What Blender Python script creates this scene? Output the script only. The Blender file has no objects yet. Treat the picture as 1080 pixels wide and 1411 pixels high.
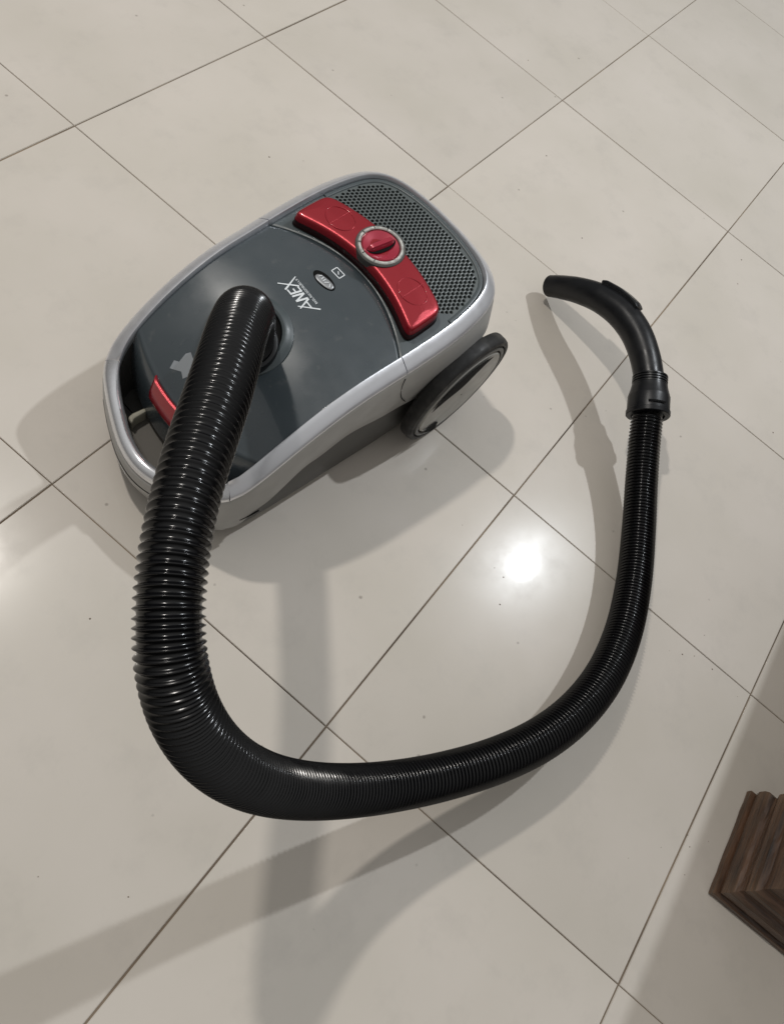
import bpy, bmesh, math, random
from mathutils import Vector, Matrix, noise
random.seed(7)
S = bpy.context.scene
PI = math.pi

# ------------------------------------------------------------------ camera, world, lamps, exposure
cam_d = bpy.data.cameras.new('camera'); cam = bpy.data.objects.new('camera', cam_d)
S.collection.objects.link(cam); S.camera = cam
CAMROWS = [[0.676427, 0.535534, -0.505619], [-0.67458, 0.726034, -0.133476], [0.295616, 0.431367, 0.852369]]
CAMLOC = [-0.45741, -0.32509, 0.82304]
m = Matrix([r + [l] for r, l in zip(CAMROWS, CAMLOC)] + [[0, 0, 0, 1]])
cam.matrix_world = m
cam_d.sensor_fit = 'VERTICAL'; cam_d.sensor_height = 36; cam_d.lens = 27.242
cam_d.clip_start = 0.02; cam_d.clip_end = 60

w = bpy.data.worlds.new('World'); S.world = w; w.use_nodes = True
wn = w.node_tree; wn.nodes.clear()
wo = wn.nodes.new('ShaderNodeOutputWorld'); bg = wn.nodes.new('ShaderNodeBackground')
wn.links.new(bg.outputs[0], wo.inputs[0])
tc = wn.nodes.new('ShaderNodeTexCoord'); sx = wn.nodes.new('ShaderNodeSeparateXYZ'); cr = wn.nodes.new('ShaderNodeValToRGB')
wn.links.new(tc.outputs['Generated'], sx.inputs[0]); wn.links.new(sx.outputs['Z'], cr.inputs[0]); wn.links.new(cr.outputs[0], bg.inputs[0])
cr.color_ramp.elements[0].position = 0.0; cr.color_ramp.elements[0].color = (.055, .052, .049, 1)
cr.color_ramp.elements[1].position = 1.0; cr.color_ramp.elements[1].color = (.70, .695, .68, 1)
e = cr.color_ramp.elements.new(.35); e.color = (.27, .265, .255, 1)
bg.inputs[1].default_value = 0.72

def lamp(name, loc, power, rad, col):
    d = bpy.data.lights.new(name, 'POINT'); d.energy = power; d.shadow_soft_size = rad; d.color = col
    o = bpy.data.objects.new(name, d); o.location = loc; S.collection.objects.link(o); return o
lamp('ceiling_bulb', (1.80, -0.44, 2.4), 112, 0.034, (.91, .955, 1.0))
lamp('wall_bulb', (-0.14, 1.06, 2.30), 80, 0.05, (1.0, .955, .895))
S.view_settings.view_transform = 'Standard'; S.view_settings.look = 'None'
S.view_settings.exposure = .08; S.view_settings.gamma = 1

# ------------------------------------------------------------------ helpers
def mat(name, col, rough=.5, metal=0, spec=.5, coat=0, coat_r=.05):
    m = bpy.data.materials.new(name); m.use_nodes = True
    b = m.node_tree.nodes['Principled BSDF']
    b.inputs['Base Color'].default_value = (*col, 1); b.inputs['Roughness'].default_value = rough
    b.inputs['Metallic'].default_value = metal; b.inputs['Specular IOR Level'].default_value = spec
    b.inputs['Coat Weight'].default_value = coat; b.inputs['Coat Roughness'].default_value = coat_r
    return m
def N(m, t): return m.node_tree.nodes.new(t)
def LK(m, a, b): m.node_tree.links.new(a, b)
def bump_noise(m, scale, strength, dist=.001, detail=3, coord='Object'):
    b = m.node_tree.nodes['Principled BSDF']
    t = N(m, 'ShaderNodeTexCoord'); n = N(m, 'ShaderNodeTexNoise'); u = N(m, 'ShaderNodeBump')
    n.inputs['Scale'].default_value = scale; n.inputs['Detail'].default_value = detail
    u.inputs['Strength'].default_value = strength; u.inputs['Distance'].default_value = dist
    LK(m, t.outputs[coord], n.inputs['Vector']); LK(m, n.outputs[0], u.inputs['Height']); LK(m, u.outputs[0], b.inputs['Normal'])
def rough_noise(m, scale, lo, hi, detail=5, stretch=(1, 1, 1)):
    b = m.node_tree.nodes['Principled BSDF']
    t = N(m, 'ShaderNodeTexCoord'); mp = N(m, 'ShaderNodeMapping'); n = N(m, 'ShaderNodeTexNoise'); r = N(m, 'ShaderNodeMapRange')
    mp.inputs['Scale'].default_value = stretch
    n.inputs['Scale'].default_value = scale; n.inputs['Detail'].default_value = detail
    r.inputs['From Min'].default_value = .35; r.inputs['From Max'].default_value = .68
    r.inputs['To Min'].default_value = lo; r.inputs['To Max'].default_value = hi
    LK(m, t.outputs['Object'], mp.inputs[0]); LK(m, mp.outputs[0], n.inputs['Vector']); LK(m, n.outputs[0], r.inputs['Value']); LK(m, r.outputs[0], b.inputs['Roughness'])
def dust(m, base, dcol, scale, lo, hi):
    b = m.node_tree.nodes['Principled BSDF']
    t = N(m, 'ShaderNodeTexCoord'); n = N(m, 'ShaderNodeTexNoise'); r = N(m, 'ShaderNodeMapRange'); x = N(m, 'ShaderNodeMix'); x.data_type = 'RGBA'
    n.inputs['Scale'].default_value = scale; n.inputs['Detail'].default_value = 8
    r.inputs['From Min'].default_value = lo; r.inputs['From Max'].default_value = hi
    x.inputs['A'].default_value = (*base, 1); x.inputs['B'].default_value = (*dcol, 1)
    LK(m, t.outputs['Object'], n.inputs['Vector']); LK(m, n.outputs[0], r.inputs['Value']); LK(m, r.outputs[0], x.inputs['Factor']); LK(m, x.outputs['Result'], b.inputs['Base Color'])

def link(name, me, mt, parent=None):
    o = bpy.data.objects.new(name, me); S.collection.objects.link(o)
    if mt and not me.materials: me.materials.append(mt)
    if parent: o.parent = parent
    return o
def build(name, verts, faces, mt, parent=None, smooth=True, angle=None, fix=True):
    me = bpy.data.meshes.new(name); me.from_pydata([tuple(v) for v in verts], [], faces); me.update()
    if fix:
        bm = bmesh.new(); bm.from_mesh(me); bmesh.ops.recalc_face_normals(bm, faces=bm.faces); bm.to_mesh(me); bm.free()
    if smooth:
        me.shade_smooth()
        if angle: me.set_sharp_from_angle(angle=math.radians(angle))
    return link(name, me, mt, parent)
def loft(loops, closed=True, capA=False, capB=False):
    V = []; F = []; n = len(loops[0])
    for l in loops: V += list(l)
    for i in range(len(loops) - 1):
        for j in range(n if closed else n - 1):
            k = (j + 1) % n
            F.append((i * n + j, i * n + k, (i + 1) * n + k, (i + 1) * n + j))
    if capA: F.append(tuple(range(n)))
    if capB: F.append(tuple((len(loops) - 1) * n + j for j in range(n)))
    return V, F
def box_vf(x0, x1, y0, y1, z0, z1):
    v = [(x, y, z) for z in (z0, z1) for y in (y0, y1) for x in (x0, x1)]
    f = [(0, 1, 3, 2), (4, 6, 7, 5), (0, 4, 5, 1), (2, 3, 7, 6), (0, 2, 6, 4), (1, 5, 7, 3)]
    return v, f
def bevel_obj(o, wd, seg=2):
    b = o.modifiers.new('b', 'BEVEL'); b.width = wd; b.segments = seg; b.limit_method = 'ANGLE'; b.angle_limit = math.radians(35)
def empty(name, loc, rz, label, cat, group=None):
    o = bpy.data.objects.new(name, None); S.collection.objects.link(o); o.location = loc; o.rotation_euler.z = rz
    o.empty_display_size = .05
    o['label'] = label; o['category'] = cat
    if group: o['group'] = group
    return o

# ------------------------------------------------------------------ materials
def tile_mat():
    m = mat('polished_tile', (.55, .52, .48), .16, 0, .17)
    b = m.node_tree.nodes['Principled BSDF']
    t = N(m, 'ShaderNodeTexCoord'); oi = N(m, 'ShaderNodeObjectInfo')
    ge = N(m, 'ShaderNodeNewGeometry')
    # body mottling
    n1 = N(m, 'ShaderNodeTexNoise'); n1.inputs['Scale'].default_value = 4.5; n1.inputs['Detail'].default_value = 5
    LK(m, ge.outputs['Position'], n1.inputs['Vector'])
    c1 = N(m, 'ShaderNodeValToRGB'); c1.color_ramp.elements[0].position = .3; c1.color_ramp.elements[0].color = (.56, .518, .455, 1)
    c1.color_ramp.elements[1].position = .7; c1.color_ramp.elements[1].color = (.625, .575, .518, 1)
    LK(m, n1.outputs[0], c1.inputs[0])
    # per tile tint
    h = N(m, 'ShaderNodeHueSaturation'); r = N(m, 'ShaderNodeMapRange'); r.inputs['To Min'].default_value = .965; r.inputs['To Max'].default_value = 1.035
    LK(m, oi.outputs['Random'], r.inputs['Value']); LK(m, r.outputs[0], h.inputs['Value']); LK(m, c1.outputs[0], h.inputs['Color'])
    # dusty footmarks: broad soft grey patches
    n2 = N(m, 'ShaderNodeTexNoise'); n2.inputs['Scale'].default_value = 14; n2.inputs['Detail'].default_value = 7; n2.inputs['Roughness'].default_value = .7
    LK(m, ge.outputs['Position'], n2.inputs['Vector'])
    r2 = N(m, 'ShaderNodeMapRange'); r2.inputs['From Min'].default_value = .52; r2.inputs['From Max'].default_value = .80; r2.inputs['To Max'].default_value = .30
    LK(m, n2.outputs[0], r2.inputs['Value'])
    x2 = N(m, 'ShaderNodeMix'); x2.data_type = 'RGBA'; x2.inputs['B'].default_value = (.40, .375, .34, 1)
    LK(m, r2.outputs[0], x2.inputs['Factor']); LK(m, h.outputs[0], x2.inputs['A'])
    # specks of grit
    vo = N(m, 'ShaderNodeTexVoronoi'); vo.inputs['Scale'].default_value = 26; vo.inputs['Randomness'].default_value = 1
    LK(m, ge.outputs['Position'], vo.inputs['Vector'])
    n3 = N(m, 'ShaderNodeTexNoise'); n3.inputs['Scale'].default_value = 120; n3.inputs['Detail'].default_value = 3
    LK(m, ge.outputs['Position'], n3.inputs['Vector'])
    ad = N(m, 'ShaderNodeMath'); ad.operation = 'MULTIPLY_ADD'; ad.inputs[1].default_value = .10
    LK(m, n3.outputs[0], ad.inputs[0]); LK(m, vo.outputs['Distance'], ad.inputs[2])
    lt = N(m, 'ShaderNodeMapRange'); lt.inputs['From Min'].default_value = .115; lt.inputs['From Max'].default_value = .075; lt.inputs['To Max'].default_value = .6
    LK(m, ad.outputs[0], lt.inputs['Value'])
    sp = N(m, 'ShaderNodeSeparateColor'); LK(m, vo.outputs['Color'], sp.inputs[0])
    gt = N(m, 'ShaderNodeMath'); gt.operation = 'GREATER_THAN'; gt.inputs[1].default_value = .78; LK(m, sp.outputs[0], gt.inputs[0])
    mu = N(m, 'ShaderNodeMath'); mu.operation = 'MULTIPLY'; LK(m, lt.outputs[0], mu.inputs[0]); LK(m, gt.outputs[0], mu.inputs[1])
    x3 = N(m, 'ShaderNodeMix'); x3.data_type = 'RGBA'; x3.inputs['B'].default_value = (.22, .19, .16, 1)
    LK(m, mu.outputs[0], x3.inputs['Factor']); LK(m, x2.outputs['Result'], x3.inputs['A'])
    LK(m, x3.outputs['Result'], b.inputs['Base Color'])
    # roughness
    r4 = N(m, 'ShaderNodeMapRange'); r4.inputs['From Min'].default_value = .35; r4.inputs['From Max'].default_value = .7
    r4.inputs['To Min'].default_value = .20; r4.inputs['To Max'].default_value = .27
    LK(m, n2.outputs[0], r4.inputs['Value']); LK(m, r4.outputs[0], b.inputs['Roughness'])
    n5 = N(m, 'ShaderNodeTexNoise'); n5.inputs['Scale'].default_value = 7; n5.inputs['Detail'].default_value = 6; n5.inputs['Distortion'].default_value = .6
    LK(m, ge.outputs['Position'], n5.inputs['Vector'])
    r5 = N(m, 'ShaderNodeMapRange'); r5.inputs['From Min'].default_value = .38; r5.inputs['From Max'].default_value = .62; r5.inputs['To Min'].default_value = .05; r5.inputs['To Max'].default_value = .085
    LK(m, n5.outputs[0], r5.inputs['Value']); LK(m, r5.outputs[0], b.inputs['Coat Roughness'])
    b.inputs['Coat Weight'].default_value = .13
    u = N(m, 'ShaderNodeBump'); u.inputs['Strength'].default_value = .03; u.inputs['Distance'].default_value = .0002
    LK(m, n2.outputs[0], u.inputs['Height']); LK(m, u.outputs[0], b.inputs['Normal'])
    return m
M_tile = tile_mat()
M_grout = mat('dark_grout', (.13, .10, .07), .9); dust(M_grout, (.075, .055, .04), (.27, .21, .15), 5, .38, .62); bump_noise(M_grout, 300, .5)
M_lid = mat('grey_gloss_plastic', (.044, .057, .065), .3, 0, .5, .5, .05); rough_noise(M_lid, 22, .20, .38); dust(M_lid, (.044, .057, .065), (.12, .125, .125), 70, .64, .95); bump_noise(M_lid, 30, .08, .001)
M_deck = mat('grey_satin_plastic', (.060, .075, .080), .38); rough_noise(M_deck, 60, .3, .5)
M_mesh = mat('grey_grille_plastic', (.085, .10, .10), .36)
M_black = mat('black_void', (.004, .004, .004), .8, 0, .15)
M_silver = mat('silver_paint', (.80, .81, .85), .30, .72, .5, .3, .12); rough_noise(M_silver, 90, .28, .38); bump_noise(M_silver, 900, .06, .0004)
M_bar = mat('bright_silver_paint', (.80, .81, .84), .2, .75, .5, .5, .08)
M_shell = mat('grey_shell_plastic', (.40, .395, .38), .42); rough_noise(M_shell, 40, .34, .52)
M_base = mat('dark_base_plastic', (.08, .078, .073), .55)
M_red = mat('red_metallic_paint', (.32, .004, .014), .3, .4, .5, .6, .07); bump_noise(M_red, 900, .25, .0004)
M_redshade = mat('red_wall_shade', (.025, .002, .003), .35)  # panel red with the shade of its lower wall in the colour
M_redknob = mat('red_knob_plastic', (.36, .015, .04), .32, .2, .5, .4, .08)
M_chrome = mat('worn_chrome', (.66, .66, .62), .28, .85); rough_noise(M_chrome, 200, .2, .5)
M_hose = mat('black_hose_plastic', (.0028, .0029, .0036), .2, 0, .42); rough_noise(M_hose, 60, .15, .26)
M_handle = mat('black_handle_plastic', (.0045, .005, .0065), .32, 0, .35); rough_noise(M_handle, 50, .28, .46); bump_noise(M_handle, 1200, .1, .0003)
M_print = mat('white_print', (.72, .76, .78), .5)
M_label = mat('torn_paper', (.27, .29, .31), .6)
M_badge = mat('badge_grey', (.30, .31, .32), .35, .4)
M_tyre = mat('wheel_rubber', (.016, .0155, .015), .6); rough_noise(M_tyre, 80, .5, .75); dust(M_tyre, (.014, .0135, .013), (.05, .047, .043), 60, .5, .75)
M_ring = mat('wheel_ring_plastic', (.085, .085, .08), .45)
M_cap = mat('hubcap_grey_plastic', (.38, .37, .34), .42); rough_noise(M_cap, 60, .35, .5)
M_cream = mat('cream_plastic', (.38, .36, .29), .5)
M_well = mat('brown_grey_plastic', (.10, .09, .075), .6)

# ------------------------------------------------------------------ floor
T = 0.4; TORG = (0.47716, 0.56536); TANG = math.radians(7.63)
v, f = box_vf(-3.4, 3.0, -3.0, 3.4, -.02, -.0014)
fl = build('floor', v, f, M_grout, None, False); fl['kind'] = 'structure'
fl.location = (TORG[0], TORG[1], 0); fl.rotation_euler.z = TANG
def tile_mesh():
    bm = bmesh.new(); bmesh.ops.create_cube(bm, size=1)
    for q in bm.verts:
        q.co.x = (.5 if q.co.x > 0 else -.5) * (T - .0013); q.co.y = (.5 if q.co.y > 0 else -.5) * (T - .0020); q.co.z = 0 if q.co.z > 0 else -.010
    bmesh.ops.bevel(bm, geom=[e for e in bm.edges if all(abs(q.co.z) < 1e-6 for q in e.verts)], offset=.0006, segments=2, affect='EDGES')
    me = bpy.data.meshes.new('tile'); bm.to_mesh(me); bm.free(); me.materials.append(M_tile); return me
tm = tile_mesh()
for i in range(-8, 7):
    for j in range(-7, 8):
        o = bpy.data.objects.new('tile', tm); S.collection.objects.link(o); o.parent = fl
        o.location = ((i + .5) * T + random.uniform(-.0002, .0002), (j + .5) * T + random.uniform(-.0003, .0003), random.uniform(-.0002, .0001))
        o.rotation_euler = (random.gauss(0, .0005), random.gauss(0, .0005), 0)

# crumbs and grit lying on the tiles
def crumbs():
    rr = random.Random(21); V = []; F = []
    spots = [(rr.uniform(-.5, .95), rr.uniform(-.85, .75), 1) for _ in range(34)]
    for cx, cy, n in ((.08, -.36, 3), (.22, -.60, 5), (.0, -.70, 6), (-.33, .33, 4)):
        spots += [(rr.gauss(cx, .02), rr.gauss(cy, .02), 1) for _ in range(n)]
    for x, y, _ in spots:
        r = rr.choice((.0005, .0007, .0009, .0013)); b = len(V); a0 = rr.uniform(0, 6)
        for k in range(5):
            a = a0 + k * 1.257; q = r * rr.uniform(.6, 1.3); V.append((x + q * math.cos(a), y + q * math.sin(a), .0001))
        V.append((x, y, .0002 + r * rr.uniform(.4, .9)))
        for k in range(5): F.append((b + k, b + (k + 1) % 5, b + 5))
    o = build('floor_crumbs', V, F, mat('crumb', (.20, .16, .12), .9), None, False); o['kind'] = 'stuff'
    o['label'] = 'scattered dark crumbs and grit on the pale floor tiles'; o['category'] = 'dirt'
crumbs()

# ------------------------------------------------------------------ vacuum cleaner: plan outline and height
NO = 192
HALF = [(.2370, 0), (.2360, .032), (.2300, .068), (.2180, .0935), (.1990, .1100), (.1700, .1195), (.1250, .1245), (.0700, .1240), (.0200, .1215), (-.0350, .1190), (-.0850, .1165), (-.1270, .1135), (-.1540, .1085), (-.1720, .0975), (-.1850, .0780), (-.1960, .0540), (-.2050, .0280), (-.2085, 0)]
def closed_curve():
    P = [Vector(p) for p in HALF] + [Vector((x, -y)) for x, y in reversed(HALF[1:-1])]; n = len(P); out = []
    for i in range(n):
        a, b, c, d = P[i - 1], P[i], P[(i + 1) % n], P[(i + 2) % n]
        for k in range(60):
            t = k / 60; out.append(.5 * ((2 * b) + (c - a) * t + (2 * a - 5 * b + 4 * c - d) * t * t + (3 * b - a - 3 * c + d) * t ** 3))
    for _ in range(160):
        out = [(out[i - 1] + out[i] * 2 + out[(i + 1) % len(out)]) / 4 for i in range(len(out))]
    return out
def resample():
    P = closed_curve(); M_ = len(P)
    L = [0]
    for i in range(M_): L.append(L[-1] + (P[(i + 1) % M_] - P[i]).length)
    out = []; k = 0
    for i in range(NO):
        s = L[-1] * i / NO
        while L[k + 1] < s: k += 1
        t = (s - L[k]) / (L[k + 1] - L[k]); out.append(P[k].lerp(P[(k + 1) % M_], t))
    return out
OUT = resample()
NRM = []
for i in range(NO):
    d = (OUT[(i + 2) % NO] - OUT[i - 2]).normalized(); NRM.append(Vector((d.y, -d.x)))
def hz(x):
    return .19 + .097 * x - (2.3 * x * x if x < 0 else 0)
def ztop(x, y): return hz(x) + .004 + .005 * (1 - (y / .11) ** 2)
def ring(inset, dz):
    """outline loop moved inwards, height follows the rim"""
    ins = inset if callable(inset) else (lambda p: inset)
    o = []
    for p, n in zip(OUT, NRM):
        q = p - n * ins(p); z = dz(p) if callable(dz) else hz(p.x) + dz
        o.append(Vector((q.x, q.y, z)))
    return o
def halfw(x, inset):
    """half width of the inset outline at x"""
    b = 0
    for i in range(NO // 2):
        a = OUT[i] - NRM[i] * inset; c = OUT[i + 1] - NRM[i + 1] * inset
        if (a.x - x) * (c.x - x) <= 0 and a.x != c.x:
            b = max(b, a.y + (c.y - a.y) * (x - a.x) / (c.x - a.x))
    return b

vac = empty('vacuum_cleaner', (0, 0, 0), 0, 'grey and silver canister vacuum cleaner with red control panel and long black corrugated hose', 'vacuum cleaner')

# silver rim in two pieces (cross section is a closed profile)
PROF = [(.0176, -.004), (.0180, .005), (.0177, .0094), (.0168, .0106), (.0155, .0103), (.0115, .0078), (.0075, .0050), (.0042, .0026), (.0026, .0010), (.0016, -.0010), (.0016, -.0026), (.0036, -.0040)]
PROFB = [(.0168, -.006), (.0186, .000), (.0183, .0055), (.0164, .0088), (.0130, .0104), (.0094, .0099), (.0062, .0076), (.0038, .0042), (.0026, .0012), (.0022, -.0010), (.0026, -.0026), (.0050, -.0055)]
def rim_piece(name, keep):
    idx = [i for i in range(NO) if keep(OUT[i].x, OUT[i].y)]
    # order along the curve
    s = next(i for i in idx if (i - 1) % NO not in idx)
    seq = []; i = s
    while i % NO in idx and len(seq) < len(idx): seq.append(i % NO); i += 1
    V = []; F = []; n = len(PROF)
    for i in seq:
        p, nn = OUT[i], NRM[i]
        e = min(abs(i2 - 0) for i2 in (seq.index(i), len(seq) - 1 - seq.index(i)))
        sh = min(1, e / 7 + .15) if name == 'carry_handle' else 0
        for (a, dz), (ab, db) in zip(PROF, PROFB):
            a2 = a + (ab - a) * sh; d2 = dz + (db - dz) * sh
            q = p - nn * a2; V.append((q.x, q.y, hz(p.x) + d2))
    for a in range(len(seq) - 1):
        for b in range(n):
            c = (b + 1) % n; F.append((a * n + b, a * n + c, (a + 1) * n + c, (a + 1) * n + b))
    F.append(tuple(range(n))); F.append(tuple((len(seq) - 1) * n + b for b in range(n)))
    return build(name, V, F, M_silver, vac, True, 50)
XS = .045
XH = -.166
# split exactly at the seams: nudge the nearest outline samples onto them
for cut in (XS, XH):
    for i in range(NO):
        a, b = OUT[i].copy(), OUT[(i + 1) % NO].copy()
        if (a.x - cut) * (b.x - cut) < 0:
            d = (b - a).normalized(); t = (cut - a.x) / (b.x - a.x); c = a.lerp(b, t)
            OUT[i] = c - d * .0006; OUT[(i + 1) % NO] = c + d * .0006
for sg in (1, -1): rim_piece('side_rim', lambda x, y, sg=sg: XH < x < XS and y * sg > 0)
carry = rim_piece('carry_handle', lambda x, y: x < XH); carry.data.materials.clear(); carry.data.materials.append(M_bar)
rear_rim = rim_piece('rear_rim', lambda x, y: x > XS)

# outer shell side panel and base
ZL = [(-.3, .030), (-.165, .030), (-.15, .034), (-.125, .055), (-.06, .100), (-.01, .114), (.05, .105), (.12, .098), (.3, .098)]
def zl(x):
    for (a, za), (b, zb) in zip(ZL, ZL[1:]):
        if a <= x <= b:
            t = (x - a) / (b - a); t = t * t * (3 - 2 * t); return za + (zb - za) * t
    return .03
def shell_ring(ins, t):
    def f(p):
        k = max(0, min(1, (p.x - .07) / .12)); k = k * k * (3 - 2 * k)
        return ins - .013 * k * math.sin(PI * min(1, t * .8 + .02))
    return ring(f, lambda p: (hz(p.x) - .0042) * (1 - t) + zl(p.x) * t)
side = [ring(.0060, -.0060), ring(.0024, -.0030), ring(.0016, -.0042), shell_ring(.0012, .08), shell_ring(.0008, .35), shell_ring(.0020, .7), shell_ring(.0035, .96), shell_ring(.0050, 1.0), shell_ring(.0085, 1.0)]
V, F = loft(side)
sp_ = build('side_shell', V, F, M_shell, vac, True, 40)
def bins(p):
    return .0075 if p.x > -.15 else .0055
low = [ring(.0080, lambda p: zl(p.x) + .004), ring(.0080, lambda p: zl(p.x) - .001),
       ring(.0090, lambda p: zl(p.x) * .6 + .008), ring(.0100, lambda p: .020), ring(.016, lambda p: .010), ring(.030, lambda p: .008)]
V, F = loft(low, capB=True)
build('base', V, F, M_base, vac, True, 40)
# horizontal groove lines around the nose
def strip_along(name, i_pred, inset, zf, rad, mt, parent):
    idx = [i for i in range(NO) if i_pred(OUT[i])]
    s = next(i for i in idx if (i - 1) % NO not in idx); seq = []; i = s
    while i % NO in idx and len(seq) < len(idx): seq.append(i % NO); i += 1
    V = []; F = []
    for k in seq:
        p, nn = OUT[k], NRM[k]
        for a in range(6):
            an = a * PI / 3
            q = p - nn * (inset + rad * math.cos(an)); V.append((q.x, q.y, zf(p) + rad * math.sin(an)))
    for a in range(len(seq) - 1):
        for b in range(6): F.append((a * 6 + b, a * 6 + (b + 1) % 6, (a + 1) * 6 + (b + 1) % 6, (a + 1) * 6 + b))
    F.append(tuple(range(6))); F.append(tuple((len(seq) - 1) * 6 + b for b in range(6)))
    return build(name, V, F, mt, parent)
strip_along('nose_groove', lambda p: p.x < -.165 and -.085 < p.y < .085, .0016, lambda p: hz(p.x) - .022, .0011, M_black, sp_)
for sg in (-1, 1):
    strip_along('corner_groove', lambda p, sg=sg: -.152 < p.x < -.118 and p.y * sg > 0, .0030, lambda p: .052, .0010, M_black, sp_)
# vertical seam on each flank under the rim gap
for sg in (-1, 1):
    yy = sg * (halfw(XS, 0) - .0004)
    v_ = [(XS + .0016, -.0007), (XS + .0016 + .0012, -.0007)]
    V = []; F = []
    for k in range(7):
        t = k / 6; z = (hz(XS) - .009) * (1 - t) + .118 * t; x = XS + .030 * t * t
        y = sg * (halfw(x, .0006 + .0006 * t))
        V += [(x - .0005, y, z), (x + .0006, y, z), (x + .0006, y - sg * .001, z), (x - .0005, y - sg * .001, z)]
    for k in range(6):
        for b in range(4): F.append((k * 4 + b, k * 4 + (b + 1) % 4, (k + 1) * 4 + (b + 1) % 4, (k + 1) * 4 + b))
    build('shell_seam', V, F, M_black, sp_)

# lid
def lid_xr(y): return .083 - 3.4 * y * y
def lid_xf(y): return -.148 + 2.3 * y * y
INL = .0175
def surf_grid(name, xf, xr, nv, nu, zf, mt, parent, ins=INL, front_drop=None, rear_drop=None):
    rows = []
    for iv in range(nv + 1):
        v = -1 + 2 * iv / nv; row = []
        for iu in range(nu + 1):
            u = iu / nu; y = v * .1
            for _ in range(6):
                x = xf(y) + (xr(y) - xf(y)) * u; y = v * halfw(x, ins)
            row.append(Vector((x, y, zf(x, y))))
        pre = []; post = []
        if front_drop:
            b = row[0]
            for dx, dz in reversed(front_drop): pre.append(b + Vector((dx, 0, dz)))
        if rear_drop:
            b = row[-1]
            for dx, dz in rear_drop: post.append(b + Vector((dx, 0, dz)))
        rows.append(pre + row + post)
    n = len(rows[0]); V = [p for r in rows for p in r]; F = []
    for a in range(nv):
        for b in range(n - 1): F.append((a * n + b, (a + 1) * n + b, (a + 1) * n + b + 1, a * n + b + 1))
    return build(name, V, F, mt, parent, True, 60, fix=False)
lid = surf_grid('lid', lid_xf, lid_xr, 56, 60, ztop, M_lid, vac,
                front_drop=[(-.0015, -.0008), (-.004, -.004), (-.008, -.016), (-.010, -.045), (-.010, -.07)],
                rear_drop=[(.0006, -.0006), (.0009, -.0016), (.0009, -.008)])
def bar_xf(y): return .0872 - 2.6 * y * y
def bar_xr(y): return .1345 - 1.9 * y * y
# rear deck
XRB = .2
deck = surf_grid('rear_deck', lambda y: lid_xr(y) + .0024, lambda y: bar_xr(y) + .0016 + .016 * max(0, min(1, (abs(y) - .086) / .010)), 60, 16, lambda x, y: ztop(x, y) - .0004, M_deck, vac,
                 front_drop=[(-.0005, -.0006), (-.0007, -.0016), (-.0007, -.008)])
# dark well below seams and grille
surf_grid('inner_tray', lambda y: lid_xr(y) - .02, lambda y: .212, 20, 20, lambda x, y: ztop(x, y) - .010, M_black, vac, ins=.022)

# grille frame ring behind the bar
def frame_strip():
    prof = [(.0150, -.001), (.0180, .0012), (.0190, .0034), (.0205, .0040), (.0232, .0036), (.0242, .0028), (.0248, .0004), (.0248, -.004)]
    idx = [i for i in range(NO) if OUT[i].x > .125]
    s = next(i for i in idx if (i - 1) % NO not in idx); seq = []; i = s
    while i % NO in idx and len(seq) < len(idx): seq.append(i % NO); i += 1
    V = []; F = []; n = len(prof)
    for k in seq:
        p, nn = OUT[k], NRM[k]
        for a, dz in prof:
            q = p - nn * a; V.append((q.x, q.y, ztop(q.x, q.y) - .003 + dz))
    for a in range(len(seq) - 1):
        for b in range(n - 1): F.append((a * n + b, a * n + b + 1, (a + 1) * n + b + 1, (a + 1) * n + b))
    return build('grille_frame', V, F, M_deck, vac, True, 45)
frame_strip()
# perforated grille: hexagonal cells, each with a hole
def inset_ok(x, y, ins):
    if x < .1: return False
    return abs(y) < halfw(x, ins)
def grille():
    P = .0054; R = P / math.sqrt(3); hr = .00222
    V = []; F = []; cache = {}
    def vid(x, y, dz, key=None):
        if key is not None:
            k = (round(x * 1e5), round(y * 1e5))
            if k in cache: return cache[k]
            cache[k] = len(V)
        V.append((x, y, ztop(x, y) - .0006 + dz)); return len(V) - 1
    cells = []
    j = -20
    for j in range(-24, 25):
        for i in range(0, 30):
            x = .105 + i * P * .866; y = j * P + (P / 2 if i % 2 else 0)
            if not inset_ok(x, y, .0205) or x < bar_xr(y) - .006: continue
            hole = inset_ok(x, y, .0268) and x > bar_xr(y) + .0015
            oc = [vid(x + R * math.cos(a * PI / 3), y + R * math.sin(a * PI / 3), 0, 1) for a in range(6)]
            if not hole: F.append(tuple(oc)); continue
            ic = [vid(x + hr * math.cos(a * PI / 3) * 1.0, y + hr * math.sin(a * PI / 3) * 1.0, -.0002) for a in range(6)]
            lc = [vid(x + hr * .9 * math.cos(a * PI / 3), y + hr * .9 * math.sin(a * PI / 3), -.0030) for a in range(6)]
            for a in range(6):
                b = (a + 1) % 6
                F.append((oc[a], oc[b], ic[b], ic[a])); F.append((ic[a], ic[b], lc[b], lc[a]))
    o = build('exhaust_grille', V, F, M_mesh, vac, False, fix=False); o['kind'] = 'stuff'
    return o
grille()

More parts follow.
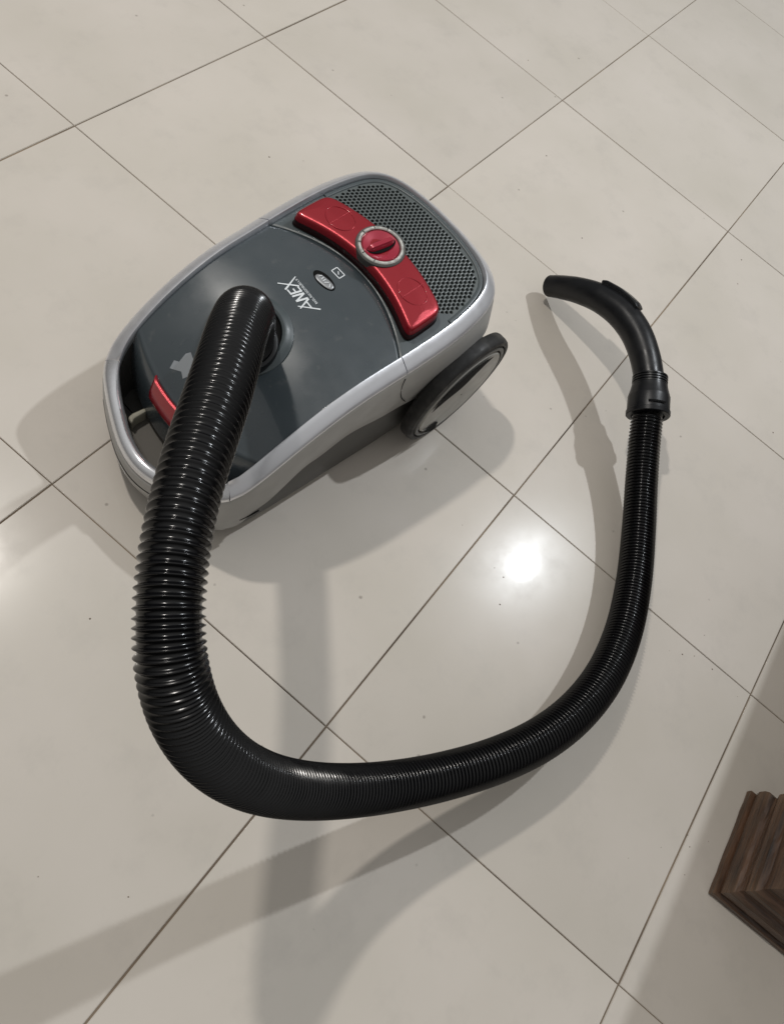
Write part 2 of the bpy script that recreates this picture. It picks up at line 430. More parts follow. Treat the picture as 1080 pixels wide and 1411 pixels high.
# red control bar
def bar_outline(n=30, ye=.0945):
    pts = []
    for k in range(n + 1):
        y = -ye + 2 * ye * k / n; pts.append((bar_xf(y), y))
    a = Vector(pts[-1]); b = Vector((bar_xr(ye), ye))
    rear = [(bar_xr(ye - 2 * ye * k / n), ye - 2 * ye * k / n) for k in range(n + 1)]
    pts = pts + rear
    # round the corners by local averaging after dense resampling
    P = [Vector(p) for p in pts]; L = []; 
    for i in range(len(P)):
        q = P[(i + 1) % len(P)]; seg = max(1, int((q - P[i]).length / .0015))
        for s in range(seg): L.append(P[i].lerp(q, s / seg))
    for _ in range(60):
        L = [(L[i - 1] + L[i] * 2 + L[(i + 1) % len(L)]) / 4 for i in range(len(L))]
    return L
BO = bar_outline()
def bar_top():
    n = len(BO); loops = []
    def nrm(i):
        d = (BO[(i + 1) % n] - BO[i - 1]).normalized(); return Vector((-d.y, d.x))
    c = sum((p for p in BO), Vector((0, 0))) / n
    sgn = 1 if (BO[0] + nrm(0) * .001 - c).length < (BO[0] - c).length else -1
    def lp(ins, dz):
        o = []
        for i, p in enumerate(BO):
            q = p + nrm(i) * sgn * ins; o.append(Vector((q.x, q.y, ztop(q.x, q.y) + dz)))
        return o
    loops = [lp(.0012, .0070), lp(.0002, .0078), lp(.0006, .0100), lp(.0011, .0130), lp(.0018, .0150), lp(.0031, .0161), lp(.0052, .0165)]
    for k in (.25, .5, .75, .95):
        l = []
        for i, p in enumerate(loops[6]):
            y = max(-.082, min(.082, p.y)); cx = (bar_xf(y) + bar_xr(y)) / 2
            q = Vector((p.x + (cx - p.x) * k, p.y + (y - p.y) * k)); l.append(Vector((q.x, q.y, ztop(q.x, q.y) + .0165 + .0010 * k)))
        loops.append(l)
    V, F = loft(loops)
    base = (len(loops) - 1) * n
    F.append(tuple(base + j for j in range(n)))
    return build('control_panel', V, F, M_red, vac, True, 50)
panel = bar_top()
def ptop(x, y): return ztop(x, y) + .0172
# shade on the bar's lower wall and in the gap, painted dark
def bar_shade():
    n = len(BO); V = []
    lo = []; hi = []
    for i, p in enumerate(BO):
        d = (BO[(i + 1) % n] - BO[i - 1]).normalized(); nn = Vector((-d.y, d.x))
        for s, l in ((.0012, lo), (-.0042, hi)):
            q = p + nn * s
            l.append(Vector((q.x, q.y, ztop(q.x, q.y) + .0004)))
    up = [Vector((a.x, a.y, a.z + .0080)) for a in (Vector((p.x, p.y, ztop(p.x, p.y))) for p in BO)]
    V, F = loft([up, [Vector((p.x, p.y, ztop(p.x, p.y) - .003)) for p in BO]]); build('panel_wall_shade', V, F, M_redshade, panel)
    V, F = loft([lo, hi]); return build('panel_gap_shade', V, F, M_black, panel, False)
bar_shade()
def torus_on(name, cx, cy, R, r, zf, mt, parent, sx=1, sy=1, ang=0, seg=64, rs=10, flat=1):
    V = []; F = []
    for i in range(seg):
        a = 2 * PI * i / seg
        for j in range(rs):
            b = 2 * PI * j / rs; rr = R + r * math.cos(b)
            lx, ly = rr * math.cos(a) * sx, rr * math.sin(a) * sy
            x = cx + lx * math.cos(ang) - ly * math.sin(ang); y = cy + lx * math.sin(ang) + ly * math.cos(ang)
            V.append((x, y, zf(x, y) + r * flat * math.sin(b)))
    for i in range(seg):
        for j in range(rs):
            F.append((i * rs + j, ((i + 1) % seg) * rs + j, ((i + 1) % seg) * rs + (j + 1) % rs, i * rs + (j + 1) % rs))
    return build(name, V, F, mt, parent)
# raised outlines of the two foot buttons
for cy_, s in ((.058, 1), (-.058, 1)):
    cx_ = (bar_xf(cy_) + bar_xr(cy_)) / 2
    bt = torus_on('foot_button', cx_, cy_, .0145, .0007, lambda x, y: ptop(x, y) - .0003, M_red, panel, 1.0, 1.25)
    V = []
    V, F = [], []
    for k in range(13):
        t = -1 + k / 6; x = cx_ + t * .0165; y = cy_ + .001
        V += [(x, y - .0005, ptop(x, y) - .0006), (x, y, ptop(x, y) + .0006), (x, y + .0005, ptop(x, y) - .0006)]
    for k in range(12):
        F += [(k * 3, k * 3 + 1, k * 3 + 4, k * 3 + 3), (k * 3 + 1, k * 3 + 2, k * 3 + 5, k * 3 + 4)]
    build('button_line', V, F, M_red, bt)

# power dial
KX, KY = .1135, .0045
def lathe(name, prof, cx, cy, zb, mt, parent, seg=64, tilt=None, smooth_angle=35, cap=True):
    V = []; F = []; n = len(prof)
    for r, z in prof:
        for i in range(seg):
            a = 2 * PI * i / seg; V.append((r * math.cos(a), r * math.sin(a), z))
    for k in range(n - 1):
        for i in range(seg): F.append((k * seg + i, k * seg + (i + 1) % seg, (k + 1) * seg + (i + 1) % seg, (k + 1) * seg + i))
    if cap: F.append(tuple((n - 1) * seg + i for i in range(seg)))
    R = tilt or Matrix.Identity(3)
    V = [R @ Vector(v) + Vector((cx, cy, zb)) for v in V]
    return build(name, V, F, mt, parent, True, smooth_angle)
def surf_tilt(x, y):
    dx = (ztop(x + .002, y) - ztop(x - .002, y)) / .004; dy = (ztop(x, y + .002) - ztop(x, y - .002)) / .004
    n = Vector((-dx, -dy, 1)).normalized(); return Vector((0, 0, 1)).rotation_difference(n).to_matrix()
TK = surf_tilt(KX, KY); ZK = ptop(KX, KY)
collar = lathe('dial_collar', [(.0282, -.008), (.0280, .0005), (.0270, .0014), (.0262, .0012), (.0215, -.0006)], KX, KY, ZK, M_base, panel, tilt=TK, cap=False)
lathe('dial_ring', [(.0262, .0004), (.0258, .0022), (.0248, .0030), (.0228, .0030), (.0220, .0022), (.0216, -.0012)], KX, KY, ZK, M_chrome, collar, tilt=TK, cap=False)
dial = lathe('power_dial', [(.0208, -.003), (.0208, .0012), (.0200, .0022), (.0185, .0020), (.014, .0004), (.008, -.0004), (.001, -.0006)], KX, KY, ZK, M_redknob, panel, tilt=TK)
def grip():
    L_ = .0178; V = []; F = []
    secs = []
    n = 15
    for k in range(n):
        t = -1 + 2 * k / (n - 1); wv = .0046 * math.sqrt(max(.04, 1 - t ** 4)); x = t * L_
        h = .0072 * math.sqrt(max(.03, 1 - t ** 6))
        secs.append([(x, -wv * 1.15, -.002), (x, -wv * .95, h * .6), (x, -wv * .55, h), (x, wv * .55, h), (x, wv * .95, h * .6), (x, wv * 1.15, -.002)])
    for s in secs: V += s
    for k in range(n - 1):
        for b in range(5): F.append((k * 6 + b, k * 6 + b + 1, (k + 1) * 6 + b + 1, (k + 1) * 6 + b))
    F.append(tuple(range(6))); F.append(tuple((n - 1) * 6 + b for b in range(6)))
    R = TK @ Matrix.Rotation(-.16, 3, 'Z')
    V = [R @ Vector(v) + Vector((KX, KY, ZK)) for v in V]
    return build('dial_grip', V, F, M_redknob, dial, True, 40)
def grip_shade():  # flat black ellipse paints the shade in the hollow beside the grip
    V = []; F = []; R = TK @ Matrix.Rotation(-.16, 3, 'Z'); n = 40
    for k in range(n):
        a = 2 * PI * k / n; V.append(R @ Vector((.0185 * math.cos(a), -.0008 + .0076 * math.sin(a), .0009 + .0013 * abs(math.cos(a)))) + Vector((KX, KY, ZK)))
    F.append(tuple(range(n)))
    return build('grip_shade', V, F, M_black, dial, False)
grip_shade()
grip()
for k in range(10):
    a = .5 + k * 2 * PI / 10; p = TK @ Vector((.0239 * math.cos(a), .0239 * math.sin(a), .0031)) + Vector((KX, KY, ZK))
    V, F = box_vf(-.0016, .0016, -.0004, .0004, -.0004, .0002)
    R = TK @ Matrix.Rotation(a, 3, 'Z'); V = [R @ Vector(q) + p for q in V]
    if k < 6: build('dial_tick', V, F, M_black, collar, False)

# lettering and emblems lying on the lid
def stroke(V, F, a, b, wa, wb=None, dz=.00035, seg=5):
    """flat tapered stroke between two points of the lid"""
    wb = wa if wb is None else wb
    a = Vector(a); b = Vector(b); d = (b - a).normalized(); n = Vector((-d.y, d.x)); base = len(V)
    for k in range(seg + 1):
        t = k / seg; p = a.lerp(b, t); w_ = wa + (wb - wa) * t
        for s in (-1, 1):
            q = p + n * w_ * s / 2; V.append((q.x, q.y, ztop(q.x, q.y) + dz))
    for k in range(seg): F.append((base + k * 2, base + k * 2 + 1, base + k * 2 + 3, base + k * 2 + 2))
def tx(s, t):
    """text space: s reads towards +y, t up is towards -x"""
    return (.0150 - t + .08 * (s - .02), -.0085 + s + .0)
V, F = [], []
hh = .0135
SL = .0035
def st(a, b, w, w2=None): 
    global DZ
    DZ += .00002
    stroke(V, F, tx(a[0] + a[1] / hh * SL, a[1]), tx(b[0] + b[1] / hh * SL, b[1]), w, w2, dz=DZ)
DZ = .00035
# A with long crossing limbs
st((-.003, -.003), (.0085, hh + .002), .0016, .0012); st((.0135, 0), (.0050, hh + .0015), .0022, .0014); st((.002, .0042), (.0115, .0042), .0016)
# N
st((.0145, 0), (.0145, hh), .0022); st((.0145, hh), (.0212, 0), .0020); st((.0215, 0), (.0215, hh), .0022)
# E
st((.0250, 0), (.0250, hh), .0022); st((.0250, hh - .0008), (.0312, hh - .0008), .0017); st((.0250, hh / 2), (.0305, hh / 2), .0017); st((.0250, .0008), (.0312, .0008), .0017)
# X with long limbs
st((.0315, -.001), (.0425, hh + .003), .0018, .0012); st((.0440, -.005), (.0320, hh + .001), .0011, .0022)
logo = build('logo_print', V, F, M_print, lid, False, fix=False)
# small line of text under the logo, too small to read
V, F = [], []
rs = random.Random(3)
s = .004
while s < .040:
    wd = rs.choice([.0008, .0011, .0014]); kind = rs.random()
    stroke(V, F, tx(s, -.0025), tx(s, -.0050), .00045, dz=.0004)
    if kind > .4: stroke(V, F, tx(s, -.0026), tx(s + wd, -.0026), .0004, dz=.00043)
    if kind < .6: stroke(V, F, tx(s, -.0049), tx(s + wd, -.0049), .0004, dz=.00046)
    if kind > .2: stroke(V, F, tx(s + wd, -.0025), tx(s + wd, -.0050), .00045, dz=.00049)
    s += wd + .0012
build('small_print', V, F, M_print, lid, False, fix=False)
# oval emblem
EX, EY = .043, .0125
def disc_on(name, cx, cy, rx, ry, dz, mt, parent, ang=0, seg=40, dome=.0006, power=1):
    V = []; F = []
    for k, (s, z) in enumerate(((1.0, 0), (.96, dome * .7), (.8, dome), (.3, dome * 1.1))):
        for i in range(seg):
            a = 2 * PI * i / seg; lx = rx * s * math.copysign(abs(math.cos(a)) ** power, math.cos(a)); ly = ry * s * math.copysign(abs(math.sin(a)) ** power, math.sin(a))
            x = cx + lx * math.cos(ang) - ly * math.sin(ang); y = cy + lx * math.sin(ang) + ly * math.cos(ang)
            V.append((x, y, ztop(x, y) + dz + z))
    for k in range(3):
        for i in range(seg): F.append((k * seg + i, k * seg + (i + 1) % seg, (k + 1) * seg + (i + 1) % seg, (k + 1) * seg + i))
    F.append(tuple(3 * seg + i for i in range(seg)))
    return build(name, V, F, mt, parent)
emb = disc_on('oval_emblem', EX + .0012, EY + .001, .0075, .0155, .0003, M_black, lid)
disc_on('emblem_face', EX - .0004, EY - .001, .0050, .0120, .0012, M_badge, emb, ang=.12, power=.8)
V, F = [], []
DZ = .0024
for a, b in (((-.002, -.009), (.002, -.006)), ((.002, -.004), (-.002, -.001)), ((-.002, .001), (.002, .001)), ((-.002, .0035), (.0022, .0045)), ((.0022, .007), (-.002, .0085))):
    DZ += .00002; stroke(V, F, (EX + a[0], EY - .001 + a[1]), (EX + b[0], EY - .001 + b[1]), .0009, dz=DZ)
build('emblem_print', V, F, M_print, emb, False, fix=False)
# square icon
V, F = [], []
QX, QY = .0635, .0125; a_ = .0040; b_ = .0062; DZ = .00035
cs = [(QX - a_, QY - b_), (QX + a_, QY - b_), (QX + a_, QY + b_), (QX - a_, QY + b_)]
for k in range(4): DZ += .00002; stroke(V, F, cs[k], cs[(k + 1) % 4], .0011, dz=DZ)
DZ += .00002; stroke(V, F, (QX - .0012, QY - .002), (QX + .0014, QY + .0015), .0010, dz=DZ)
build('square_icon', V, F, M_print, lid, False, fix=False)

# torn remnant of a pale label by the hose
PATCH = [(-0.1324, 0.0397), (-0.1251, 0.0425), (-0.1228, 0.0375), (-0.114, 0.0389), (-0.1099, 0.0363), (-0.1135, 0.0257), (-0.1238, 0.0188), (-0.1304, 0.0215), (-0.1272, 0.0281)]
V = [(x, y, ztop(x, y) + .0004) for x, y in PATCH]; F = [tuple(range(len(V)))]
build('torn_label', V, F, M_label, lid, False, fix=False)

# hose inlet ring on the lid
HX, HY = -.060, .010
TI = surf_tilt(HX, HY); ZI = ztop(HX, HY)
inlet = lathe('hose_inlet', [(.0460, -.003), (.0455, .0006), (.0430, .0022), (.0400, .0048), (.0375, .0056), (.0350, .0048), (.0338, .0030)], HX, HY, ZI, M_deck, vac, tilt=TI, cap=False)
lathe('inlet_well', [(.0342, .0044), (.0330, .0020), (.001, .0018)], HX, HY, ZI, M_black, inlet, tilt=TI)

# red latch in front of the lid
def latch():
    V = []; F = []; prof = [(-.0100, -.0020), (-.0110, .0016), (-.0128, .0026), (-.0150, .0020), (-.0185, -.0080), (-.0215, -.0190), (-.0205, -.0240), (-.0140, -.0240)]
    n = len(prof); nv = 26
    for k in range(nv + 1):
        y = -.036 + .080 * k / nv; xb = lid_xf(y) + .008
        e = min(1, min(k, nv - k) / 3 + .55)
        for dx, dz in prof: V.append((xb + dx * e - (1 - e) * .006, y, ztop(lid_xf(y), y) + dz * e))
    for k in range(nv):
        for b in range(n): F.append((k * n + b, k * n + (b + 1) % n, (k + 1) * n + (b + 1) % n, (k + 1) * n + b))
    F.append(tuple(range(n))); F.append(tuple(nv * n + b for b in range(n)))
    return build('lid_latch', V, F, M_red, vac, True, 40)
latch()
# front well between lid and carrying handle
def well():
    out = [ring(.0160, -.0070), ring(.0170, lambda p: hz(p.x) - .03), ring(.020, lambda p: .045)]
    V, F = loft(out, capB=True); return build('front_well', V, F, M_base, vac, True, 40)
well()
V = []; F = []
def slab(name, pts, z0, z1, mt, parent, bev=0):
    n = len(pts); V = [(x, y, z0) for x, y in pts] + [(x, y, z1) for x, y in pts]
    F = [tuple(range(n)), tuple(n + i for i in range(n))] + [(i, (i + 1) % n, n + (i + 1) % n, n + i) for i in range(n)]
    o = build(name, V, F, mt, parent, False)
    if bev: bevel_obj(o, bev)
    return o
slab('well_floor', [(-.176, .052), (-.186, 0), (-.176, -.052), (-.120, -.070), (-.120, .070)], .0455, .056, M_well, vac, .003)
slab('cream_tab', [(-0.1734, 0.0521), (-0.1664, 0.054), (-0.1507, 0.0525), (-0.1516, 0.0475), (-0.1678, 0.0472), (-0.1741, 0.0437)], .052, .072, M_cream, vac, .003)

# wheels
WX, WZ, WR = .170, .0855, .0855
def wheel(side):
    """side -1 near, +1 far; axis along y. local v points outwards"""
    def rev(name, prof, mt, parent, seg=72, a0=0, a1=2 * PI, ang=35):
        V = []; F = []; n = len(prof); closed = abs(a1 - a0 - 2 * PI) < 1e-6; m_ = seg if closed else seg + 1
        for r, o in prof:
            for i in range(m_):
                a = a0 + (a1 - a0) * i / seg; V.append((WX + r * math.cos(a), side * o, WZ + r * math.sin(a)))
        for k in range(n - 1):
            for i in range(seg): F.append((k * m_ + i, k * m_ + (i + 1) % m_, (k + 1) * m_ + (i + 1) % m_, (k + 1) * m_ + i))
        return build(name, V, F, mt, parent, True, ang)
    ty = rev('wheel', [(.02, .125), (.080, .125), (.0845, .127), (WR, .130), (WR, .138), (.0848, .1415), (.0828, .1438), (.0785, .1446), (.0778, .1440), (.0772, .1400), (.06, .139)], M_tyre, vac)
    rev('wheel_ring', [(.0762, .139), (.0758, .1440), (.0745, .1450), (.0715, .1450), (.0705, .1440), (.0700, .139)], M_ring, ty)
    hc = rev('hubcap', [(.0685, .139), (.0682, .1440), (.0665, .1456), (.045, .1468), (.02, .1473), (.0015, .1474)], M_cap, ty)
    # dark finger recesses shown as inset crescents
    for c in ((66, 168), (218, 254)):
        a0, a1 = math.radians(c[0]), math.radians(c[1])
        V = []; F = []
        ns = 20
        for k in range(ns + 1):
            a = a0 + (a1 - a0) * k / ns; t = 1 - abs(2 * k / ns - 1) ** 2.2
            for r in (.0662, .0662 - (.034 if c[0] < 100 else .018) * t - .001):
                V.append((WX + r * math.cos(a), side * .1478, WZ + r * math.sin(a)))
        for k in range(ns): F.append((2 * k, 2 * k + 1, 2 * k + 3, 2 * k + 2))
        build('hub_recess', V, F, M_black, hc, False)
    return ty
wheel(-1); wheel(1)
# front castor, under the nose
V = []; F = []
for (r, o) in ((.004, -.008), (.0165, -.008), (.018, -.005), (.018, .005), (.0165, .008), (.004, .008)):
    for i in range(24):
        a = 2 * PI * i / 24; V.append((-.13 + r * math.cos(a), o, .018 + r * math.sin(a)))
for k in range(5):
    for i in range(24): F.append((k * 24 + i, k * 24 + (i + 1) % 24, (k + 1) * 24 + (i + 1) % 24, (k + 1) * 24 + i))
build('castor', V, F, M_tyre, vac)

# ------------------------------------------------------------------ hose and handle
HOSE = [(-0.0737, -0.0021, 0.19, 0.0265), (-0.0823, -0.0065, 0.228, 0.0262), (-0.0931, -0.012, 0.262, 0.0258), (-0.1148, -0.0257, 0.292, 0.0252), (-0.1523, -0.0553, 0.322, 0.0246), (-0.1905, -0.0866, 0.346, 0.024), (-0.2265, -0.116, 0.365, 0.0234), (-0.2565, -0.1372, 0.374, 0.0228), (-0.2861, -0.1597, 0.38, 0.0217), (-0.3106, -0.1801, 0.382, 0.0214), (-0.3307, -0.1994, 0.38, 0.0212), (-0.3504, -0.2212, 0.374, 0.0212), (-0.3655, -0.2436, 0.362, 0.0214), (-0.3735, -0.2666, 0.34, 0.0219), (-0.3699, -0.2921, 0.305, 0.0223), (-0.3573, -0.3154, 0.265, 0.0223), (-0.3325, -0.3417, 0.215, 0.0223), (-0.2956, -0.3716, 0.165, 0.0223), (-0.2435, -0.4082, 0.122, 0.0224), (-0.1861, -0.4436, 0.096, 0.0226), (-0.1217, -0.4771, 0.08, 0.0229), (-0.0643, -0.4992, 0.07, 0.0231), (-0.0026, -0.5107, 0.062, 0.0229), (0.0639, -0.511, 0.052, 0.0228), (0.1329, -0.4962, 0.042, 0.0226), (0.204, -0.4656, 0.036, 0.0223), (0.2669, -0.4252, 0.038, 0.0218), (0.3226, -0.3798, 0.05, 0.0215), (0.3594, -0.3471, 0.065, 0.0214), (0.3841, -0.3246, 0.078, 0.0215)]
HAND = [(0.387, -0.3231, 0.079, 0.02), (0.4075, -0.3055, 0.088, 0.0202), (0.4256, -0.2865, 0.094, 0.0204), (0.4465, -0.2606, 0.099, 0.0206), (0.4687, -0.2283, 0.1, 0.0212), (0.4836, -0.1916, 0.096, 0.0222), (0.4884, -0.1544, 0.086, 0.0208), (0.4955, -0.1179, 0.062, 0.019), (0.5003, -0.0886, 0.036, 0.0176), (0.5009, -0.0755, 0.024, 0.0162)]
def catmull(P, step):
    """P rows of (x,y,z,r); returns evenly spaced samples (pos, r, s)"""
    Q = [Vector(p) for p in P]; Q = [Q[0] * 2 - Q[1]] + Q + [Q[-1] * 2 - Q[-2]]
    dense = []
    for i in range(1, len(Q) - 2):
        p0, p1, p2, p3 = Q[i - 1], Q[i], Q[i + 1], Q[i + 2]
        for k in range(40):
            t = k / 40
            dense.append(.5 * ((2 * p1) + (p2 - p0) * t + (2 * p0 - 5 * p1 + 4 * p2 - p3) * t * t + (3 * p1 - p0 - 3 * p2 + p3) * t ** 3))
    dense.append(Q[-2])
    S_ = [0]
    for a, b in zip(dense, dense[1:]): S_.append(S_[-1] + (b.xyz - a.xyz).length)
    return dense, S_
def at(dense, S_, s):
    import bisect
    k = min(len(S_) - 2, max(0, bisect.bisect_right(S_, s) - 1)); t = (s - S_[k]) / max(1e-9, S_[k + 1] - S_[k]); return dense[k].lerp(dense[k + 1], t)
def frames(pos):
    n = len(pos); T_ = [(pos[min(n - 1, i + 1)] - pos[max(0, i - 1)]).normalized() for i in range(n)]
    u = T_[0].orthogonal().normalized(); U = []
    for i in range(n):
        u = (u - T_[i] * u.dot(T_[i])).normalized(); U.append((u.copy(), T_[i].cross(u)))
    return T_, U
def smooth_pts(P, it):
    P = [list(p) for p in P]
    for _ in range(it):
        P = [P[0]] + [[(a + 2 * b + c) / 4 for a, b, c in zip(P[i - 1], P[i], P[i + 1])] for i in range(1, len(P) - 1)] + [P[-1]]
    return P
HOSE = smooth_pts(HOSE, 1)
D, SS = catmull(HOSE, .001)
total = SS[-1]
def pitch(s):
    pts = [(0, .0058), (.05, .0061), (.12, .0063), (.25, .0064), (.36, .0066), (.44, .0052), (.52, .0047), (.62, .0044), (total, .0047)]
    for (a, pa), (b, pb) in zip(pts, pts[1:]):
        if a <= s <= b: return pa + (pb - pa) * (s - a) / (b - a)
    return pts[-1][1]
PH = [(0.0, .0), (.17, .04), (.31, .45), (.42, .88), (.5, 1.0), (.58, .88), (.69, .45), (.83, .04)]
def hose():
    ss = []; ph = []; s = -.0; n = 0
    while s < total:
        p = pitch(s)
        for a, k in PH: ss.append(s + a * p); ph.append((k, p))
        s += p
    ss = [x for x in ss if x <= total]; ph = ph[:len(ss)]
    pos4 = [at(D, SS, x) for x in ss]; pos = [p.xyz for p in pos4]
    # frames from a smooth centre line
    T_, U = frames(pos); seg = 40; V = []; F = []
    for p4, (u, w_), (k, pt), t_ in zip(pos4, U, ph, T_):
        depth = .0029 - .0006 * max(0, min(1, (pt - .0047) / .0015)); wob = 0
        r = p4[3] - depth * (1 - k)
        for i in range(seg):
            a = 2 * PI * i / seg
            V.append(p4.xyz + (u * math.cos(a) + w_ * math.sin(a)) * r)
    for k in range(len(ss) - 1):
        for i in range(seg): F.append((k * seg + i, k * seg + (i + 1) % seg, (k + 1) * seg + (i + 1) % seg, (k + 1) * seg + i))
    return build('corrugated_hose', V, F, M_hose, vac)
hs = hose()
def tube(name, P, mt, parent, seg=40, n=60, flatten=1, caps=(True, True), rfun=None):
    d, s_ = catmull(P, .001); ss = [s_[-1] * k / n for k in range(n + 1)]
    p4 = [at(d, s_, x) for x in ss]; T_, U = frames([p.xyz for p in p4]); V = []; F = []
    for k, (p, (u, w_)) in enumerate(zip(p4, U)):
        r = rfun(ss[k] / s_[-1], p[3]) if rfun else p[3]
        for i in range(seg):
            a = 2 * PI * i / seg; V.append(p.xyz + (u * math.cos(a) + w_ * math.sin(a)) * r)
    for k in range(n):
        for i in range(seg): F.append((k * seg + i, k * seg + (i + 1) % seg, (k + 1) * seg + (i + 1) % seg, (k + 1) * seg + i))
    if caps[0]: F.append(tuple(range(seg)))
    if caps[1]: F.append(tuple(n * seg + i for i in range(seg)))
    return build(name, V, F, mt, parent, True, 45), p4, T_, U
# short rigid cuff gripping the hose inside the inlet
hA = Vector(HOSE[0][:3]); hB = Vector(HOSE[1][:3]); hdir = (hB - hA).normalized()
lathe('hose_cuff', [(.0300, -.010), (.0300, .0020), (.0312, .0030), (.0312, .0085), (.0300, .0105), (.0285, .0110), (.0265, .0112)], hA.x, hA.y, hA.z, M_handle, vac, tilt=Vector((0, 0, 1)).rotation_difference(hdir).to_matrix(), cap=False)
HAND = smooth_pts(HAND, 1)
hd, hp, hT, hU = tube('wand_handle', HAND, M_handle, vac, n=90, caps=(True, False))
# open end: rim and dark bore
e4 = hp[-1]; et = hT[-1]; eu, ew = hU[-1]
V = []; F = []; seg = 40
for r, d_ in ((e4[3], 0), (e4[3] - .0008, .0012), (e4[3] - .0026, .0012), (e4[3] - .0034, 0), (e4[3] - .0036, -.03)):
    for i in range(seg):
        a = 2 * PI * i / seg; V.append(e4.xyz + et * d_ + (eu * math.cos(a) + ew * math.sin(a)) * r)
for k in range(4):
    for i in range(seg): F.append((k * seg + i, k * seg + (i + 1) % seg, (k + 1) * seg + (i + 1) % seg, (k + 1) * seg + i))
F.append(tuple(4 * seg + i for i in range(seg)))
build('tube_mouth', V, F, M_handle, hd, True, 40)
# cuff: ribbed swivel collar then bell
cA = Vector(HAND[0][:3]); 
def cuff():
    d, s_ = catmull(HAND, .001)
    prof = [(-.002, .0222), (-.0018, .0284), (-.0008, .0294), (.0042, .0296), (.0050, .0284), (.0062, .0284), (.0250, .0282), (.0268, .0276), (.0380, .0246), (.0425, .0238), (.0426, .0226)]
    V = []; F = []; seg = 48
    pos = []
    for x, r in prof:
        p = at(d, s_, max(0, x)); 
        pos.append((p.xyz, r, x))
    T0 = (at(d, s_, .035).xyz - at(d, s_, .0).xyz).normalized(); u = T0.orthogonal().normalized(); w_ = T0.cross(u)
    base = at(d, s_, 0).xyz
    for x, r in prof:
        c = base + T0 * x
        for i in range(seg):
            a = 2 * PI * i / seg; V.append(c + (u * math.cos(a) + w_ * math.sin(a)) * r)
    for k in range(len(prof) - 1):
        for i in range(seg): F.append((k * seg + i, k * seg + (i + 1) % seg, (k + 1) * seg + (i + 1) % seg, (k + 1) * seg + i))
    c = build('cuff', V, F, M_handle, vac, True, 30)
    prof2 = []
    for k in range(4):
        x = .0425 + k * .0036; prof2 += [(x, .0222), (x + .0004, .0238), (x + .0024, .0236), (x + .0028, .0222)]
    V = []; F = []
    for x, r in prof2:
        cc = base + T0 * x
        for i in range(seg):
            a = 2 * PI * i / seg; V.append(cc + (u * math.cos(a) + w_ * math.sin(a)) * r)
    for k in range(len(prof2) - 1):
        for i in range(seg): F.append((k * seg + i, k * seg + (i + 1) % seg, (k + 1) * seg + (i + 1) % seg, (k + 1) * seg + i))
    build('swivel_collar', V, F, M_handle, c, True, 30)
    # moulded slot on the cuff facing up
    up = (Vector(CAMLOC) - base); up = Vector((-.35, -.1, .93)); up = (up - T0 * up.dot(T0)).normalized(); sd = T0.cross(up)
    V = []
    for x0 in (.0110,):
        for dx in (-.0012, .0012):
            for k in range(9):
                an = -.42 + .84 * k / 8; V.append(base + T0 * (x0 + dx) + (up * math.cos(an) + sd * math.sin(an)) * .0302)
    F = [(k, k + 1, 9 + k + 1, 9 + k) for k in range(8)]
    build('cuff_slot', V, F, M_black, c, False)
cuff()
# suction slider on the outer side of the bend
def slider():
    ks = [k for k in range(len(hp)) if .50 <= k / 90 <= .70]
    c0 = hp[ks[0]].xyz; c1 = hp[ks[-1]].xyz; mid = hp[ks[len(ks) // 2]].xyz
    outw = (mid - (c0 + c1) / 2).normalized()
    V = []; F = []; n = len(ks)
    prof = [(-.0078, -.0050), (-.0082, .0020), (-.0066, .0038), (.0066, .0038), (.0082, .0020), (.0078, -.0050)]
    for j, k in enumerate(ks):
        p = hp[k]; t = hT[k]; o = (outw - t * outw.dot(t)).normalized(); sd = t.cross(o)
        e = min(1, min(j, n - 1 - j) / 1.5 * .5 + .5); lift = .0015 + .0015 * j / n
        for a, b in prof: V.append(p.xyz + o * (p[3] + b * e + lift - .001) + sd * a * 1.15)
    m_ = len(prof)
    for j in range(n - 1):
        for b in range(m_): F.append((j * m_ + b, j * m_ + (b + 1) % m_, (j + 1) * m_ + (b + 1) % m_, (j + 1) * m_ + b))
    F.append(tuple(range(m_))); F.append(tuple((n - 1) * m_ + b for b in range(m_)))
    return build('suction_slider', V, F, M_black if False else M_handle, hd, True, 35)
slider()

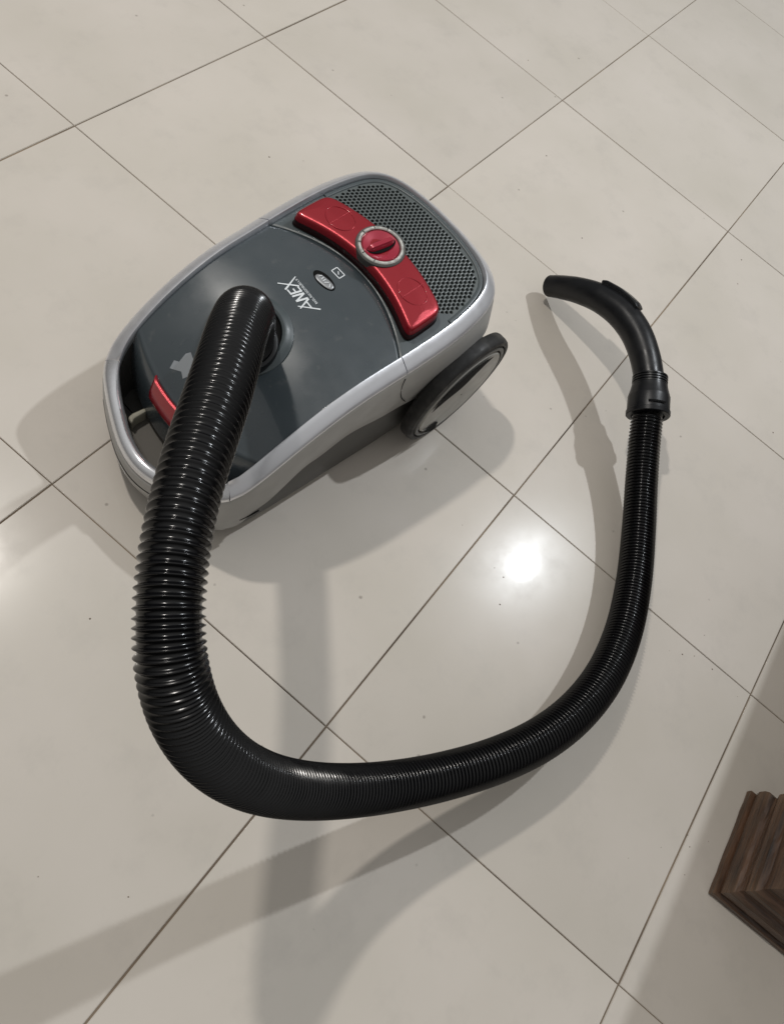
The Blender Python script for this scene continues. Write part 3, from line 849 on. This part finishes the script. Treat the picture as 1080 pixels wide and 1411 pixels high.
# ------------------------------------------------------------------ dark wooden table, only one moulded foot in view
M_wood = mat('dark_carved_wood', (.10, .055, .03), .32)
def woodmat(m):
    b = m.node_tree.nodes['Principled BSDF']
    t = N(m, 'ShaderNodeTexCoord'); mp = N(m, 'ShaderNodeMapping'); mp.inputs['Scale'].default_value = (9, 9, 160)
    n = N(m, 'ShaderNodeTexNoise'); n.inputs['Scale'].default_value = 1.4; n.inputs['Detail'].default_value = 8; n.inputs['Roughness'].default_value = .7
    LK(m, t.outputs['Object'], mp.inputs[0]); LK(m, mp.outputs[0], n.inputs['Vector'])
    c = N(m, 'ShaderNodeValToRGB'); c.color_ramp.elements[0].position = .30; c.color_ramp.elements[0].color = (.008, .004, .0025, 1)
    c.color_ramp.elements[1].position = .75; c.color_ramp.elements[1].color = (.15, .074, .038, 1)
    LK(m, n.outputs[0], c.inputs[0]); LK(m, c.outputs[0], b.inputs['Base Color'])
    ge = N(m, 'ShaderNodeNewGeometry'); pr = N(m, 'ShaderNodeMapRange'); pr.inputs['From Min'].default_value = .52; pr.inputs['From Max'].default_value = .60; pr.inputs['To Max'].default_value = .25
    LK(m, ge.outputs['Pointiness'], pr.inputs['Value']); mx = N(m, 'ShaderNodeMix'); mx.data_type = 'RGBA'; mx.inputs['B'].default_value = (.26, .17, .10, 1)
    LK(m, pr.outputs[0], mx.inputs['Factor']); LK(m, c.outputs[0], mx.inputs['A']); LK(m, mx.outputs['Result'], b.inputs['Base Color'])
    u = N(m, 'ShaderNodeBump'); u.inputs['Strength'].default_value = .5; u.inputs['Distance'].default_value = .0015
    LK(m, n.outputs[0], u.inputs['Height']); LK(m, u.outputs[0], b.inputs['Normal'])
woodmat(M_wood)
tab = empty('wooden_table', (-.007, -.759, 0), math.radians(9.5), 'dark brown wooden table with moulded square foot at the lower right corner of the photo', 'table')
# square moulded foot; corner at the origin, reaching +x and -y
FP = [(.002, .0), (.0003, .0012), (0, .003), (0, .0095), (.0012, .0112), (.0048, .0122), (.0052, .0150), (.0030, .0175), (.0022, .0220), (.0024, .0320), (.0040, .0380), (.0072, .0405), (.0088, .0425), (.0092, .0460), (.0080, .0485), (.0066, .0520), (.0064, .0600), (.0080, .0650), (.0120, .0680), (.0138, .0700), (.0140, .0860), (.0150, .0980), (.0220, .1120), (.0230, .1400), (.0230, .4200)]
def foot_mesh():
    V = []; F = []; W_ = .125
    rr = random.Random(5)
    loops = []
    for ins, z in FP:
        l = []; x0, x1, y0, y1 = ins, W_ + .012 - ins, -W_ + ins, -ins; m_ = 10
        cs_ = [(x0, y1), (x1, y1), (x1, y0), (x0, y0)]
        for k in range(4):
            a, b = Vector(cs_[k]), Vector(cs_[(k + 1) % 4])
            for s in range(m_):
                q = a.lerp(b, s / m_) + Vector((rr.uniform(-1, 1), rr.uniform(-1, 1))) * .0004
                l.append(Vector((q.x, q.y, z)))
        loops.append(l)
    V, F = loft(loops, capA=True, capB=True)
    me = bpy.data.meshes.new('leg'); me.from_pydata([tuple(v) for v in V], [], F)
    bm = bmesh.new(); bm.from_mesh(me); bmesh.ops.recalc_face_normals(bm, faces=bm.faces); bm.to_mesh(me); bm.free()
    me.materials.append(M_wood); return me
fm = foot_mesh()
for x, y in ((0, 0), (.62, 0), (0, -.42), (.62, -.42)):
    o = bpy.data.objects.new('leg', fm); S.collection.objects.link(o); o.parent = tab; o.location = (x, y, 0)
pts = []
X0, X1, Y0, Y1, RR = -.03, .775, -.575, .03, .05
for cx, cy, a0 in ((X1 - RR, Y1 - RR, 0), (X0 + RR, Y1 - RR, 90), (X0 + RR, Y0 + RR, 180), (X1 - RR, Y0 + RR, 270)):
    for k in range(7):
        a = math.radians(a0 + 15 * k); pts.append((cx + RR * math.cos(a), cy + RR * math.sin(a)))
slab('tabletop', pts, .42, .45, M_wood, tab, .004)

S.render.engine = 'CYCLES'
